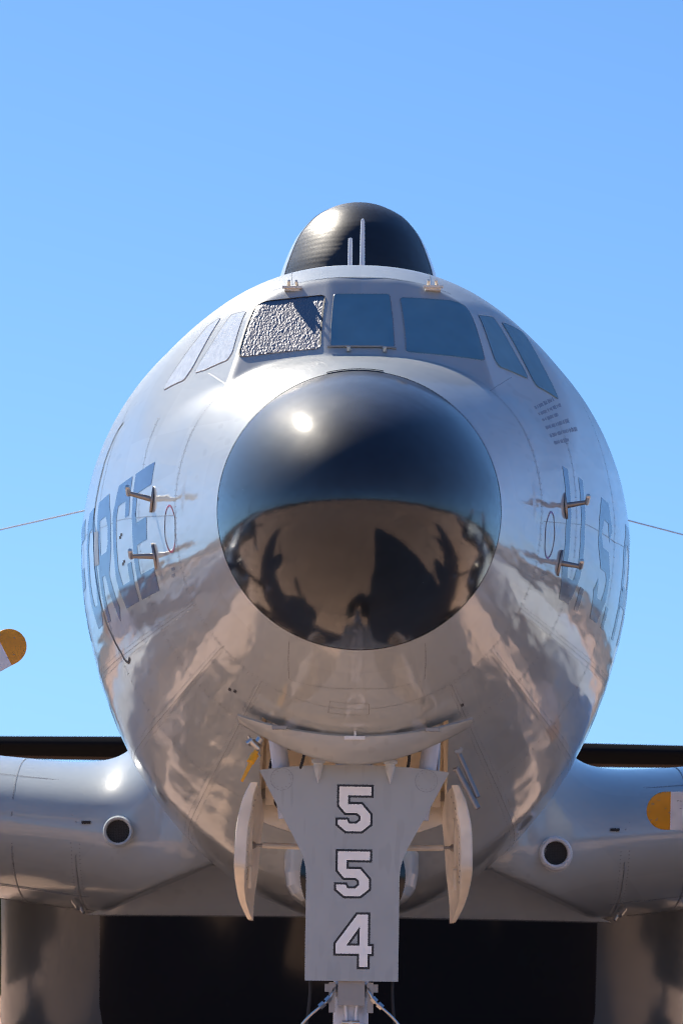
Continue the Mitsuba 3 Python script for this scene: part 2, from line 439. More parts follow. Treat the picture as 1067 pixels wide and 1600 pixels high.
for y0, ta, tb in ((2.09, -180, -44), (2.09, 44, 180), (3.05, 62, 152), (3.05, -152, -62), (4.55, 58, 180), (4.55, -180, -58), (5.9, 40, 180), (5.9, -180, -40), (7.2, 40, 140), (7.2, -140, -40)):
    seam([(y0, ta), (y0, tb)])
seam([(2.15, -89.3), (2.8, -88.4), (3.6, -88.0), (4.65, -89.2), (8.5, -89.2)])
seam([(2.15, 89.5), (3.4, 88), (4.6, 90.4), (8.5, 90.4)])
for th in (118, 134, 150, -118, -134, -150):
    seam([(2.1, th), (8.3, th)], 0.003)
seam([(2.07, -44.6), (2.3, -44.9), (2.6, -45.3)], 0.004)
seam([(2.07, 44.6), (2.3, 44.9), (2.6, 45.3)], 0.004)
# rivet rows beside the seams, flush heads a few millimetres wide
rv, rf, nn_ = [], [], 0
rows_ = [(y0 + d, a, b, True) for y0 in (2.09, 3.05, 4.55, 5.9, 7.2) for d in (-.025, .025) for a, b in ((62, 152), (-152, -62))]
rows_ += [(th + d, 2.2, 7.9, False) for th in (118, 134, 150, -118, -134, -150) for d in (-.9, .9)]
for c0, a, b, ringwise in rows_:
    n_ = int((D(b - a) * 1.5 if ringwise else b - a) / .045)
    t_ = np.linspace(a, b, max(n_, 3))
    yy, tt = (np.full(len(t_), c0), np.radians(t_)) if ringwise else (t_, np.full(len(t_), D(c0)))
    ang_ = np.arange(6) * np.pi / 3
    ctr_ = at_skin(yy, tt, .0016)
    rr_ = radius(yy, tt)
    ring_ = at_skin(yy[:, None] + .0042 * np.cos(ang_), tt[:, None] + .0042 * np.sin(ang_) / rr_[:, None], .0009)
    m_ = len(t_)
    rv.append(np.concatenate([ctr_[:, None], ring_], 1).reshape(-1, 3))
    base_ = nn_ + 7 * np.arange(m_)
    for q_ in range(6):
        rf.append(np.stack([base_, base_ + 1 + q_, base_ + 1 + (q_ + 1) % 6], 1))
    nn_ += 7 * m_
part(FUS + 'rivet_rows', trimesh.Trimesh(np.vstack(rv), np.vstack(rf), process=False), 'rivet_paint', False, stuff='rows of flush rivet heads along the seams')
# crew door outline on the viewer's left, with a rubber seal
seam([(4.44, -64.6), (4.62, -66.6), (4.76, -72.1), (4.80, -80.7), (4.82, -89.2), (4.78, -99), (4.69, -109.2), (4.45, -119.2), (4.37, -120.2), (4.26, -119.4)], 0.02, 'seam_dark', 'door_seal', 0.003)
part(FUS + 'door_handle', skin_plate(Polygon([(4.55, D(-97)), (4.75, D(-97)), (4.75, D(-89.5)), (4.55, D(-89.5))]), 0.004, 0), 'seam_grey', 30)
# access hatch under the nose
seam([(1.233, -152.7), (1.81, -157.8), (1.76, -168), (1.71, 179.3 - 360), (1.75, -190), (1.79, 157.3 - 360), (1.223, 152.7 - 360)], 0.004, 'seam_grey', 'hatch_seam')
seam([(1.98, -172), (2.2, -172), (2.2, -184), (1.98, -184), (1.98, -172)], 0.004, 'seam_grey', 'hatch_seam')
# radome rim joint
rim = np.linspace(-180, 180, 181)
part('radome_rim', ribbon([(1.116, D(a)) for a in np.linspace(-14, 9, 20)], 0.026, 0.006), 'seam_dark', True, 'dark slot above the nose radome')


def rounded(pts, r, k=60.0):
    """Rounds the corners of a (y, degrees) polygon by r metres (k degrees are about a metre there)."""
    p = Polygon([(a, b / k) for a, b in pts]).buffer(-r, quad_segs=6).buffer(r, quad_segs=6)
    return Polygon([(a, D(b * k)) for a, b in p.exterior.coords])


def pane(name, pts, mat, label, r=0.03, foil=False):
    poly = rounded(pts, r)
    if foil:
        m = skin_plate(poly, 0.003, -0.004, 0.003, False)
        v = m.vertices.copy()
        n = np.array([0, -0.72, 0.69]) if pts[0][1] > -28 else None
        q = v * [140, 55, 55]
        d = 0.0042 * (meshkit.fbm(q, 3, 5) - 0.5)
        d += 0.0032 * (np.abs(meshkit.noise(v * [150, 55, 55], 8) - 0.5) - 0.25)
        ax = np.array([0.0, 1.0, 4.25])
        r0 = v - np.stack([0 * v[:, 0], v[:, 1], MID(v[:, 1])], 1)
        r0 /= np.linalg.norm(r0, axis=1, keepdims=True)
        m = trimesh.Trimesh(v + r0 * d[:, None], m.faces, process=False)
        k = part(name, m, mat, True, label)
    else:
        k = part(name, skin_plate(poly, 0.004, -0.004, 0.05, False), mat, 30, label)
    rim = np.array(poly.exterior.coords)
    add(k + '__gasket', ribbon(rim, 0.010 if foil else 0.005, 0.0055, 240), 'seam_dark' if foil else 'rivet_paint' if mat == 'foil_cover' else 'seam_grey', True, raw=True)
    return k


pane('windscreen_pane', [(2.53, -25.5), (2.438, -8.9), (2.163, -13.2), (2.268, -36.8)], 'foil', 'windscreen pane backed by crumpled silver foil', 0.02, True)
pane('windscreen_pane', [(2.434, -6.7), (2.438, 7.0), (2.157, 11), (2.159, -9.8)], 'pane_cover', 'middle windscreen pane, plain slate blue', 0.015)
pane('windscreen_pane', [(2.435, 9.6), (2.556, 25.9), (2.278, 37.6), (2.163, 14.9)], 'pane_cover', 'right windscreen pane, plain slate blue', 0.02)
pane('side_window', [(2.62, -28.2), (2.855, -31.5), (2.852, -39.7), (2.871, -47.7), (2.69, -45.2), (2.345, -38.5)], 'foil_cover', 'pale side window beside the foil pane', 0.03)
pane('side_window', [(3.017, -33.3), (3.178, -37.2), (3.253, -45.3), (3.311, -55.6), (2.967, -50.3), (2.95, -46.5)], 'foil_cover', 'pale rear side window on the sunlit side', 0.03)
pane('side_window', [(2.67, 29.0), (2.944, 31.9), (2.922, 40), (2.919, 48.5), (2.44, 40.5), (2.566, 33.6)], 'pane_cover', 'blue side window beside the right windscreen pane', 0.03)
pane('side_window', [(3.045, 34.0), (3.467, 39.0), (3.376, 47.1), (3.328, 56.4), (2.98, 50.7)], 'pane_cover', 'narrow blue rear side window on the shaded side', 0.03)
seam([(2.66, -21), (2.60, -16), (2.545, -8), (2.53, 0), (2.545, 8), (2.60, 16), (2.66, 21)], 0.005, 'seam_dark', 'roof_seam', 0.003)
for a in (-16, 16):
    seam([(2.60, a), (3.6, a * .9)], 0.004, 'seam_grey', 'roof_seam', 0.003)
# wiper bar along the foot of the middle pane, mirror brackets on the brow
wp = at_skin(np.full(5, 2.150), np.radians(np.linspace(-10.8, 11.6, 5)), 0.015, False)
part('windscreen_wiper', tube(wp, 0.006), 'dull_metal', True)
for th in (-4, 8):
    a = at_skin(2.14, D(th), 0, False)
    part('windscreen_wiper__pivot', rod(a - [0, .01, 0], a + [0, -.02, .02], 0.013), 'steel', 30)
for k, (bx, bz) in enumerate(((-.387, 5.515), (.405, 5.53))):
    b = np.array([bx, 2.54, bz - .004])
    br = cat([trimesh.creation.box(extents=(.11, .03, .012)), ])
    br.apply_translation(b + [0, -.03, -.012])
    pins = [rod(b + [s - .005 * k, -.005, -.005], b + [s * .8 - .01 * k, -.045, .024 - 8 * .001 * abs(s)], .011, .008) for s in (-.022, .028)]
    foot = trimesh.creation.box(extents=(.085, .06, .02))
    foot.apply_translation(b + [0, 0, -.02])
    part('mirror_bracket', cat([br, foot] + pins), 'cream_paint', 30, 'small twin pin bracket above the ' + ('foil pane' if k == 0 else 'right windscreen pane'))


# lettering: drawn flat in (u, z), then laid on the side of the fuselage
def strokes(paths, w):
    return shapely.union_all([LineString(p).buffer(w / 2, cap_style='flat', join_style='mitre', mitre_limit=2) for p in paths])


LET = {
    'E': [[(.93, .9), (.09, .9), (.09, .1), (.93, .1)], [(.09, .5), (.75, .5)]], 'F': [[(.93, .9), (.09, .9), (.09, 0)], [(.09, .5), (.75, .5)]],
    'C': [[(.9, .68), (.9, .9), (.28, .9), (.09, .72), (.09, .28), (.28, .1), (.9, .1), (.9, .32)]],
    'R': [[(.09, 0), (.09, .9), (.72, .9), (.9, .76), (.9, .56), (.72, .44), (.09, .44)], [(.5, .44), (.92, 0)]],
    'O': [[(.5, .9), (.28, .9), (.09, .72), (.09, .28), (.28, .1), (.72, .1), (.91, .28), (.91, .72), (.72, .9), (.5, .9)]],
    'U': [[(.09, 1), (.09, .28), (.28, .1), (.72, .1), (.91, .28), (.91, 1)]],
    'S': [[(.91, .72), (.72, .9), (.28, .9), (.09, .75), (.09, .62), (.28, .5), (.72, .5), (.91, .38), (.91, .25), (.72, .1), (.28, .1), (.09, .28)]],
    'A': [[(.09, 0), (.09, .72), (.3, .91), (.7, .91), (.91, .72), (.91, 0)], [(.09, .38), (.91, .38)]], 'I': [[(.5, 0), (.5, 1)]], '.': [[(.06, .0), (.06, .18)]]}
H_L, W_L, Z_L = 0.75, 0.55, 3.79


def letter(ch, y0, side, name='letter'):
    """y0: the station of the glyph's left edge as read; text on the viewer's left runs towards the nose."""
    s = strokes([[(a * W_L, b * H_L) for a, b in p] for p in LET[ch]], 0.13)
    out = []
    for g in getattr(s, 'geoms', [s]):
        m = trimesh.creation.extrude_polygon(g, 0.001, engine='earcut')
        f = m.faces[(m.vertices[m.faces][:, :, 2] > 0.0005).all(1)]
        v, f = trimesh.remesh.subdivide_to_size(m.vertices, f, 0.035, max_iter=12)
        y = y0 + (v[:, 0] if side > 0 else -v[:, 0])
        out.append(trimesh.Trimesh(at_skin(y, th_at(y, Z_L + v[:, 1], side), 0.0018), f, process=False))
    part(FUS + name, cat(out), 'blue_letter', True)


y0 = 3.24
for ch in 'ECROF':
    letter(ch, y0, -1)
    y0 += 0.67
for ch, y0 in (('U', 2.76), ('.', 3.42), ('S', 3.86), ('.', 4.52), ('A', 5.2), ('I', 5.8), ('R', 6.4)):
    letter(ch, y0, 1)

# stencil lines too small to read, below the rear side window on the right
rng = np.random.default_rng(4)
for k, (th, ya, yb) in enumerate(((55.6, 2.72, 3.20), (57.6, 2.72, 3.30), (59.5, 2.72, 3.12), (61.8, 2.70, 3.36), (64.2, 2.70, 3.5), (66.4, 2.74, 3.12))):
    polys, y = [], ya
    while y < yb:
        w = rng.uniform(.012, .03)
        h = rng.uniform(.35, .55)
        polys.append(shapely.box(y, D(th - h), y + w, D(th + h)))
        y += w + rng.choice([.007, .007, .008, .03])
    part(FUS + 'stencil_line', skin_plate(MultiPolygon(polys), 0.0018, 0.0008, 0.08), 'stencil_ink', False, stuff='line of stencilled text too small to read')
for y, th, sx in ((2.6, -144.8, 1), (2.64, -143.3, 1), (2.62, 149.5, 1)):
    part(FUS + 'stencil_mark', skin_plate(MultiPolygon([shapely.box(y - .03 + k * .012, D(th - .45), y - .024 + k * .012, D(th + .45)) for k in range(5)]), 0.0018, 0.0008, 0.08), 'seam_dark', False, stuff='small dark stencil mark on the chin')
for y, th in ((2.28, -105.4), (2.31, -107.2), (2.33, 104.6), (2.31, 106.5)):
    part(FUS + 'stencil_mark', skin_plate(MultiPolygon([shapely.box(y - .04 + k * .016, D(th - .5), y - .03 + k * .016, D(th + .5)) for k in range(6)]), 0.0018, 0.0008, 0.08), 'seam_grey', False, stuff='small grey stencil mark under a probe')
for y, th in ((3.62, -91.7), (3.66, -92.3), (3.58, -98.4), (3.62, -98.9)):
    part(FUS + 'placard', skin_plate(shapely.box(y - .03, D(th - .35), y + .03, D(th + .35)), 0.002, 0.0008, 0.08), 'seam_dark', False)
# static port rings, stains in front of the probes
for (yc, tc, ry, rt), mat in (((2.235, -93.2, .135, 7.1), 'red_paint'), ((2.335, 93.2, .12, 6.9), 'violet_paint')):
    a = np.linspace(0, 2 * np.pi, 61)
    part(FUS + 'static_port_ring', ribbon(np.stack([yc + ry * np.cos(a), np.radians(tc + rt * np.sin(a))], 1), 0.012, 0.002, 121), mat, True, 'thin ' + ('red' if tc < 0 else 'violet') + ' ring round a static port')


# pitot probes: oval base, mast that stands out, tube pointing forward
def probe(y, th, out_, tilt):
    b, o = at_skin(y, D(th), 0), at_skin(y, D(th), 1.0)
    n = (o - b) / np.linalg.norm(o - b)
    s = np.sign(b[0])
    base = trimesh.creation.cylinder(radius=1, height=1, sections=32)
    base.apply_scale([.018 * 2.6, .018 * 4.2, .012])
    # the plate lies in the skin, long axis upright
    zt = np.array([0, 0, 1.0]) - n * n[2]
    zt /= np.linalg.norm(zt)
    xt = np.cross(zt, n)
    M = np.eye(4)
    M[:3, 0], M[:3, 1], M[:3, 2], M[:3, 3] = xt, zt, n, b
    base.apply_transform(M)
    k = part('pitot_probe', base, 'dull_metal', 30)
    e = b + np.array([s * out_, -.02, tilt])
    add(k + '__mast', rod(b, e, .017, .012), 'dull_metal', 30, raw=True)
    add(k + '__tube', tube([e + [0, .05, 0], e, e + [-s * .004, -.12, .004], e + [-s * .008, -.21, .006], e + [-s * .008, -.215, .006]], .0135, 14), 'steel', 30, raw=True)
    add(k + '__tip', lathe([(-.002, .001), (0, .0135), (.02, .0137)], e + [-s * .008, -.216, .006], n=14), 'steel', 30, raw=True)


probe(2.68, -83.8, .135, .03)
probe(2.685, -99.75, .13, -.005)
probe(2.735, 83.9, .12, .02)
probe(2.683, 100.1, .115, -.02)

# ------------------------------------------------------------------ roof: masts and dorsal radome
part('blade_antenna', cat([lathe([(0, .04), (.02, .026), (.05, .017), (.36, .0125), (.375, .008), (.38, .001)], (.014, 5.0, 6.035), 'z', 20, (1, 1.6))]), 'white_plate', 30, 'tall pale rod antenna before the dome')
part('blade_antenna', cat([lathe([(0, .016), (.25, .013), (.255, .001)], (-.062, 5.0, 6.035), 'z', 16, (1, 1.6)), box(-.085, -.05, 4.98, 5.02, 6.03, 6.085)]), 'white_plate', 30, 'short pale rod antenna before the dome')
DW = curve((5.9, .80), (6.5, .70), (6.8, .665), (7.09, .607), (7.19, .575), (7.37, .50), (7.45, .447), (7.54, .37), (7.60, .29), (7.645, .205), (7.67, .115), (7.68, .012))
zz = np.r_[np.linspace(5.9, 7.4, 60), np.linspace(7.41, 7.68, 50)]
DOME_UP, DOME_W = 0.055, 1.015


def dome_part(a0, a1, n, inset):
    ph = np.linspace(a0, a1, n)
    w = DW(zz)[:, None] * DOME_W - inset
    w = np.maximum(w, .004)
    front = np.cos(ph) > 0
    p = np.stack([.012 + w * np.sin(ph), 10.9 - w * np.where(front, 1.55, 3.2) * np.cos(ph), np.broadcast_to(zz[:, None] + DOME_UP - inset * .5, (len(zz), n))], -1)
    return grid_mesh(p)


part('dorsal_radome', dome_part(-1.17, 1.17, 90, 0.0), 'dome_black', True, 'ribbed black front of the tall dome above the roof')
part('dorsal_radome__fairing', dome_part(1.17, 2 * np.pi - 1.17, 120, -0.004), 'grey_paint', True, 'grey rear half of the dome')

# wire antennas from the fuselage top to the outer fins
for s in (-1, 1):
    pts = smooth_path([(s * .93, 13.5, 5.93), (s * 2.52, 18.4, 6.24), (s * 6.4, 30.4, 7.0)], 30)
    part('wire_antenna', tube(pts, 0.008, 6), 'seam_grey', True)

# ------------------------------------------------------------------ nose gear bay and doors
ye = np.linspace(BAY_Y0, BAY_Y1, 24)
for s in (-1, 1):
    e = at_skin(ye, np.pi - s * bay_th(ye), -.002)
    top = e.copy()
    top[:, 2] = 3.52
    top[:, 0] *= .93
    flange = e.copy()
    flange[:, 0] *= .985
    flange[:, 2] += .03
    part('gear_bay__wall', grid_mesh(np.stack([e, flange, top], 0)), 'cream_paint', 30)
    for y in (3.0, 3.45, 3.9, 4.35, 4.7):
        x = np.interp(y, ye, np.abs(e[:, 0]))
        part('gear_bay__rib', box(*sorted((s * (x * .93 - .05), s * (x * .95 - .01))), y, y + .03, float(np.interp(y, ye, e[:, 2])) + .05, 3.5), 'cream_paint', False)
for y, nm in ((BAY_Y1, 'rear_wall'), (BAY_Y0, 'front_wall')):
    e = at_skin(np.full(40, y), np.linspace(np.pi - bay_th(y), np.pi + bay_th(y), 40), -.002)
    top = e.copy()
    top[:, 2], top[:, 1] = 3.52, y + (.02 if nm[0] == 'r' else -.02)
    part('gear_bay__' + nm, grid_mesh(np.stack([e, top], 0)), 'cream_paint', False)
part('gear_bay', box(-.8, .8, BAY_Y0 - .03, BAY_Y1 + .03, 3.52, 3.55), 'cream_paint', False, 'cream lined nose gear bay')
for s in (-1, 1):
    part('gear_bay__bracket', cat([box(s * .545 - .02, s * .545 + .02, 4.79, 4.84, 2.74, 2.80), box(s * .60 - .006, s * .60 + .006, 4.79, 4.84, 2.70, 2.79), box(s * .50 - .006, s * .50 + .006, 4.79, 4.84, 2.70, 2.79)]), 'dull_metal', False)
    part('gear_bay__port', rod((s * .40, 4.80, 2.74), (s * .40, 4.845, 2.74), .085, None, 32), 'rubber', 30)
    # diagonal drag braces
    part('drag_brace', rod((s * .375, 3.08, 2.55), (s * .475, 3.1, 3.25), .05, None, 24), 'oleo_paint', 30)
part('bay_crossbeam', cat([rod((-.46, 3.35, 3.0), (.46, 3.35, 3.0), .05), rod((-.3, 3.35, 3.0), (-.1, 3.2, 3.3), .02), rod((.3, 3.35, 3.0), (.1, 3.2, 3.3), .02)]), 'dull_metal', 30)

# hydraulic lines and cables in the bay and over the panel's top edge
for k, (pts, r_, m_) in enumerate((
        ([(-.30, 3.0, 3.2), (-.27, 2.98, 3.0), (-.29, 2.99, 2.88), (-.33, 3.05, 2.76)], .009, 'rubber'), ([(.33, 3.0, 3.2), (.30, 2.98, 3.02), (.31, 3.0, 2.9), (.27, 3.05, 2.78)], .009, 'rubber'),
        ([(-.50, 3.3, 3.1), (-.47, 3.2, 2.9), (-.48, 3.15, 2.8), (-.44, 3.1, 2.66), (-.36, 3.06, 2.5)], .008, 'rubber'), ([(.51, 3.3, 3.1), (.48, 3.2, 2.9), (.47, 3.15, 2.78), (.42, 3.1, 2.62), (.34, 3.06, 2.48)], .008, 'steel'),
        ([(-.12, 3.1, 3.2), (-.08, 3.05, 3.0), (-.1, 3.06, 2.86)], .011, 'steel'), ([(.1, 3.1, 3.2), (.07, 3.05, 3.0), (.1, 3.06, 2.86)], .007, 'rubber'))):
    part('hydraulic_line', tube(smooth_path(pts, 22), r_, 8), m_, True)
# front bay door: a shallow curved leaf that hangs below the nose
u = np.linspace(-1, 1, 61)
topx, topz = .655 * u, 2.983 + .114 * np.abs(u) ** 2.0
botx, botz = .650 * u, 2.833 + .232 * np.abs(u) ** 1.75
ry = .10 * u ** 2
face = []
for k in np.linspace(0, 1, 9):
    face.append(np.stack([topx * (1 - k) + botx * k, 2.55 + ry + .15 * k - .03 * math.sin(k * np.pi), topz * (1 - k) + botz * k], 1))
face = np.array(face)
back = face[::-1] + [0, .022, .012]
leaf = grid_mesh(np.concatenate([face, back]), wrap_u=True)
part('bay_door', leaf, 'fuselage_paint', 40, 'crescent shaped front bay door under the nose')
part('bay_door__hinge', cat([box(-.06, .055, 2.535, 2.58, 2.965, 2.985), rod((0, 2.54, 2.98), (0, 2.54, 3.025), .006)]), 'white_plate', 30)
part('bay_door__placard', box(-.075, .085, 2.595, 2.61, 2.928, 2.95), 'white_plate', False)
for x in (-.42, .43):
    part('bay_door__hinge', box(x - .04, x + .04, 2.56, 2.6, 3.018, 3.038), 'dull_metal', False)

# side doors that hang on both sides of the bay
for s in (-1, 1):
    zt = np.array([2.745, 2.62, 2.46, 2.26, 2.125, 1.985])
    fo = np.array([.592, .645, .671, .675, .658, .605]) if s > 0 else np.array([.585, .638, .665, .672, .659, .606])
    ri = np.array([.575, .572, .588, .602, .608, .60])
    zz2 = np.linspace(2.745, 1.985, 28)
    f1 = PchipInterpolator(zt[::-1], fo[::-1])(zz2)
    r1 = PchipInterpolator(zt[::-1], ri[::-1])(zz2)
    kk = np.linspace(0, 1, len(zz2))
    yf = 3.0 + .75 * np.clip((kk - .62) / .38, 0, 1) ** 1.2
    # outer face from the front edge back, front edge 7 cm thick, inner pan
    sec = []
    for dx, dy, wgt in ((0, 0, 0), (-.01, -.012, 0), (-.065, .0, 0), (-.068, .03, .05), (-.05, .25, .3), (-.045, 1.1, 1.0), (-.015, 1.16, 1.0), (0, .9, .85)):
        th_ = (1 - .6 * np.clip((kk - .6) / .4, 0, 1)) * (.6 + .4 * np.clip(kk / .2, 0, 1))
        x = f1 * (1 - wgt) + r1 * wgt + dx * th_
        y = np.minimum(yf + dy, 4.18) if dy > .2 else yf + dy
        sec.append(np.stack([s * x, y, zz2], 1))
    m = grid_mesh(np.array(sec), wrap_u=True)
    k = part('side_bay_door', m, 'cream_paint', 55, ('left' if s < 0 else 'right') + ' cream bay door hanging beside the number panel')
    for z0, z1 in ((2.57, 2.30), (2.28, 2.16)):
        add(key(k + '__stiffener'), rod((s * .585, 3.3, z0), (s * .59, 3.35, z1), .012), 'cream_paint', 30, raw=True)
    xs_ = np.interp(np.linspace(2.68, 2.2, 16), zz2[::-1], f1[::-1])
    add(key(k + '__rivet_rows'), cat([rod((s * (x_ - .069), 3.05 + .02, z_), (s * (x_ - .074), 3.05 + .02, z_), .006, None, 6) for x_, z_ in zip(xs_, np.linspace(2.68, 2.2, 16))]), 'dull_metal', False, raw=True)
    labels[k + '__rivet_rows'] = {'label': 'row of rivets on the door edge', 'kind': 'stuff'}
    lug = trimesh.creation.icosphere(2, .022)
    lug.apply_scale([1, 1.4, 1])
    lug.apply_translation((s * .575, 3.4, 2.405))
    part('door_strut', rod((s * .25, 3.4, 2.398), (s * .52, 3.4, 2.405), .017), 'cream_paint', 30)
    part('door_strut__rod_end', cat([rod((s * .52, 3.4, 2.405), (s * .575, 3.4, 2.406), .009), lug]), 'dull_metal', 30)

# rods at the edges of the bay
part('lock_pin', cat([rod((-.562, 2.9, 2.895), (-.585, 2.88, 2.85), .024, .022), rod((-.553, 2.9, 2.915), (-.631, 2.86, 2.742), .0165, .008)]), 'yellow_paint', 30, 'yellow lock pin left of the number panel')
part('lock_pin__fitting', cat([rod((-.605, 2.9, 2.955), (-.575, 2.9, 2.98), .018), rod((-.58, 2.9, 2.97), (-.535, 2.9, 2.93), .02), rod((-.60, 2.9, 3.0), (-.53, 2.9, 2.885), .009), rod((-.545, 2.9, 2.965), (-.53, 2.9, 2.99), .02)]), 'steel', 30)
part('door_rod', rod((.585, 2.95, 2.928), (.697, 2.9, 2.673), .014), 'dull_metal', 30, 'upper steel rod right of the number panel')
part('door_rod', cat([rod((.579, 2.93, 2.83), (.697, 2.88, 2.609), .0165), rod((.625, 2.92, 2.745), (.632, 2.917, 2.73), .021), rod((.56, 2.94, 2.825), (.585, 2.93, 2.835), .012)]), 'dull_metal', 30, 'lower steel rod right of the number panel')
part('door_rod__clevis', cat([box(.565, .60, 2.93, 2.97, 2.922, 2.94), box(.59, .61, 2.93, 2.96, 2.93, 2.955)]), 'dull_metal', False)

# ------------------------------------------------------------------ number panel on the nose gear
half = [(0, 2.851), (.15, 2.8495), (.30, 2.842), (.42, 2.832), (.537, 2.816), (.49, 2.725), (.40, 2.555), (.318, 2.405), (.285, 2.335), (.268, 2.275), (.263, 2.22), (.2625, 1.637)]
outline = Polygon(half + [(-x, z) for x, z in half[::-1]]).buffer(0)
part('number_panel', slab(outline, 'y', 3.0, 3.02), 'panel_paint', False, 'grey gear door panel painted with 554')
FIVE = [(480, 228), (607, 228), (607, 262), (515, 262), (515, 297), (569, 297), (604, 337), (604, 376), (570, 404), (507, 404), (475, 377), (475, 359), (512, 359), (519, 374), (549, 374), (565, 361), (565, 343), (551, 332), (505, 332), (480, 303)]
FOUR = [(556, 141), (603, 141), (603, 277), (620, 277), (620, 311), (603, 311), (603, 368), (566, 368), (566, 311), (463, 311), (463, 268)]
HOLE = [(567, 193), (567, 276), (509, 276)]


def glyph(pts, c, sc, at, hole=None):
    f = lambda q: [((a - c[0]) * sc + at[0], (c[1] - b) * sc + at[1]) for a, b in q]  # noqa: E731
    return Polygon(f(pts), [f(hole)] if hole else [])


for pts, c, sc, at, hole, nm in ((FIVE, (541, 316), .001426, (.0045, 2.6023), None, 'upper 5'), (FIVE, (541, 316), .001426, (.001, 2.2375), None, 'lower 5'), (FOUR, (541, 255), .00129, (.009, 1.8622), HOLE, 'digit 4')):
    w = glyph(pts, c, sc, at, hole)
    k = part('number_panel__digit_border', slab(w.buffer(.0125, join_style='mitre', mitre_limit=3), 'y', 2.998, 2.9995), 'black_paint', False)
    part('number_panel__digit', slab(w, 'y', 2.9965, 2.9978), 'white_digit', False, f'white {nm} with black border')
for s in (-1, 1):
    ring = Point(s * .408, 2.766).buffer(.064, quad_segs=24)
    part('number_panel__ring_mark', slab(ring.difference(ring.buffer(-.0025)), 'y', 2.9985, 2.9997), 'seam_grey', False)
    part('number_panel__screw_ring', cat([rod((s * .408 + .05 * math.cos(a), 2.997, 2.766 + .05 * math.sin(a)), (s * .408 + .05 * math.cos(a), 3.0, 2.766 + .05 * math.sin(a)), .003, None, 8) for a in np.linspace(0, 2 * np.pi, 13)[:-1]]), 'dull_metal', False)
    part('panel_hinge', cat([lathe([(0, .004), (.0, .034), (.02, .036), (.05, .028), (.09, .013), (.115, .002)], (0, 0, 0), 'z', 20, (.8, .8))]).apply_transform(np.diag([1, 1, -1, 1])).apply_translation((s * .203, 2.985, 2.86)), 'grey_paint', 30)
    part('panel_hinge__lug', cat([box(s * .203 - .03, s * .203 + .03, 2.95, 3.0, 2.855, 2.88), rod((s * .203 - .04, 2.975, 2.87), (s * .203 + .04, 2.975, 2.87), .012)]), 'grey_paint', 30)
ring = Point(.02, 1.90).buffer(.062, quad_segs=24)

# ------------------------------------------------------------------ nose gear leg and wheels
part('nose_gear', cat([lathe([(.45, .06), (1.05, .062), (1.06, .098), (1.08, .1), (1.545, .1), (1.55, .112), (1.60, .112), (1.62, .1), (3.2, .11)], (0, 3.2, 0), 'z', 40)]), 'oleo_paint', 35, 'pale blue nose gear leg below the number panel')
for x in (-.028, .028):
    part('nose_gear__pipe', tube(smooth_path([(x * 1.6, 3.07, 1.7), (x * 1.3, 3.065, 1.55), (x, 3.085, 1.45), (x, 3.085, 1.0), (x, 3.1, .5)], 20), .0085, 10), 'white_plate', True)
part('nose_gear__collar', cat([box(-.075, .075, 3.05, 3.12, 1.50, 1.66), box(-.15, -.085, 3.06, 3.2, 1.575, 1.62), box(.085, .15, 3.06, 3.2, 1.575, 1.62), box(-.125, -.09, 3.05, 3.12, 1.46, 1.63), box(.09, .125, 3.05, 3.12, 1.46, 1.63)]), 'dull_metal', False)
part('nose_gear__clamp', cat([rod((-.05, 3.075, 1.405), (.05, 3.075, 1.405), .012), rod((0, 3.08, 1.398), (0, 3.06, 1.398), .014)]), 'steel', 30)
for s in (-1, 1):
    hp = smooth_path([(s * .09, 3.06, 1.60), (s * .105, 3.03, 1.57), (s * .12, 3.03, 1.54), (s * .16, 3.03, 1.50), (s * .22, 3.04, 1.45), (s * .29, 3.06, 1.37), (s * .36, 3.1, 1.22), (s * .30, 3.1, .95), (s * .1, 3.1, .8)], 40)
    part('nose_gear__hose', tube(hp, .008, 10), 'steel', True)
    part('nose_gear__hose', tube(smooth_path([(s * .235, 3.12, 1.68), (s * .236, 3.12, 1.5), (s * .27, 3.12, 1.2), (s * .2, 3.14, .85)], 20), .009, 8), 'rubber', True)
    for (xa, za), (xb, zb) in (((.118, 1.545), (.14, 1.522)), ((.15, 1.512), (.176, 1.49))):
        part('nose_gear__hose_fitting', rod((s * xa, 3.03, za), (s * xb, 3.03, zb), .02, .02, 6), 'steel', False)
    w = lathe([(-.14, .10), (-.14, .26), (-.125, .36), (-.07, .42), (0, .435), (.07, .42), (.125, .36), (.14, .26), (.14, .10)], (s * .26, 3.2, .435), 'x', 48)
    part('nose_gear__tyre', w, 'rubber', 35)
    part('nose_gear__wheel_hub', rod((s * .40 - .02 * s, 3.2, .435), (s * .10, 3.2, .435), .25, None, 40), 'dull_metal', 30)
part('nose_gear__axle', rod((-.4, 3.2, .435), (.4, 3.2, .435), .05), 'dull_metal', 30)

# fairing with a dark intake under the belly, behind the panel
prof = Polygon([(-.405, 2.75), (-.425, 2.44), (-.42, 2.30), (-.405, 2.215), (-.37, 2.16), (-.31, 2.122), (-.2, 2.108), (.2, 2.108), (.31, 2.122), (.37, 2.16), (.405, 2.215), (.42, 2.30), (.425, 2.44), (.405, 2.75)])
rings = []
base = np.array(shapely.segmentize(prof.buffer(-.02).buffer(.02), .05).exterior.coords)[:-1]
ctr = np.array([0, 2.36])
for y, k in ((6.6, 1.0), (5.42, 1.0), (5.34, .995), (5.27, .975), (5.21, .94), (5.165, .89), (5.14, .83), (5.135, .5), (5.135, .02)):
    q = ctr + (base - ctr) * k
    rings.append(np.stack([q[:, 0], np.full(len(q), y), q[:, 1]], 1))
part('belly_fairing', grid_mesh(np.array(rings), wrap_v=True), 'wing_paint', True, 'rounded grey fairing behind the number panel')
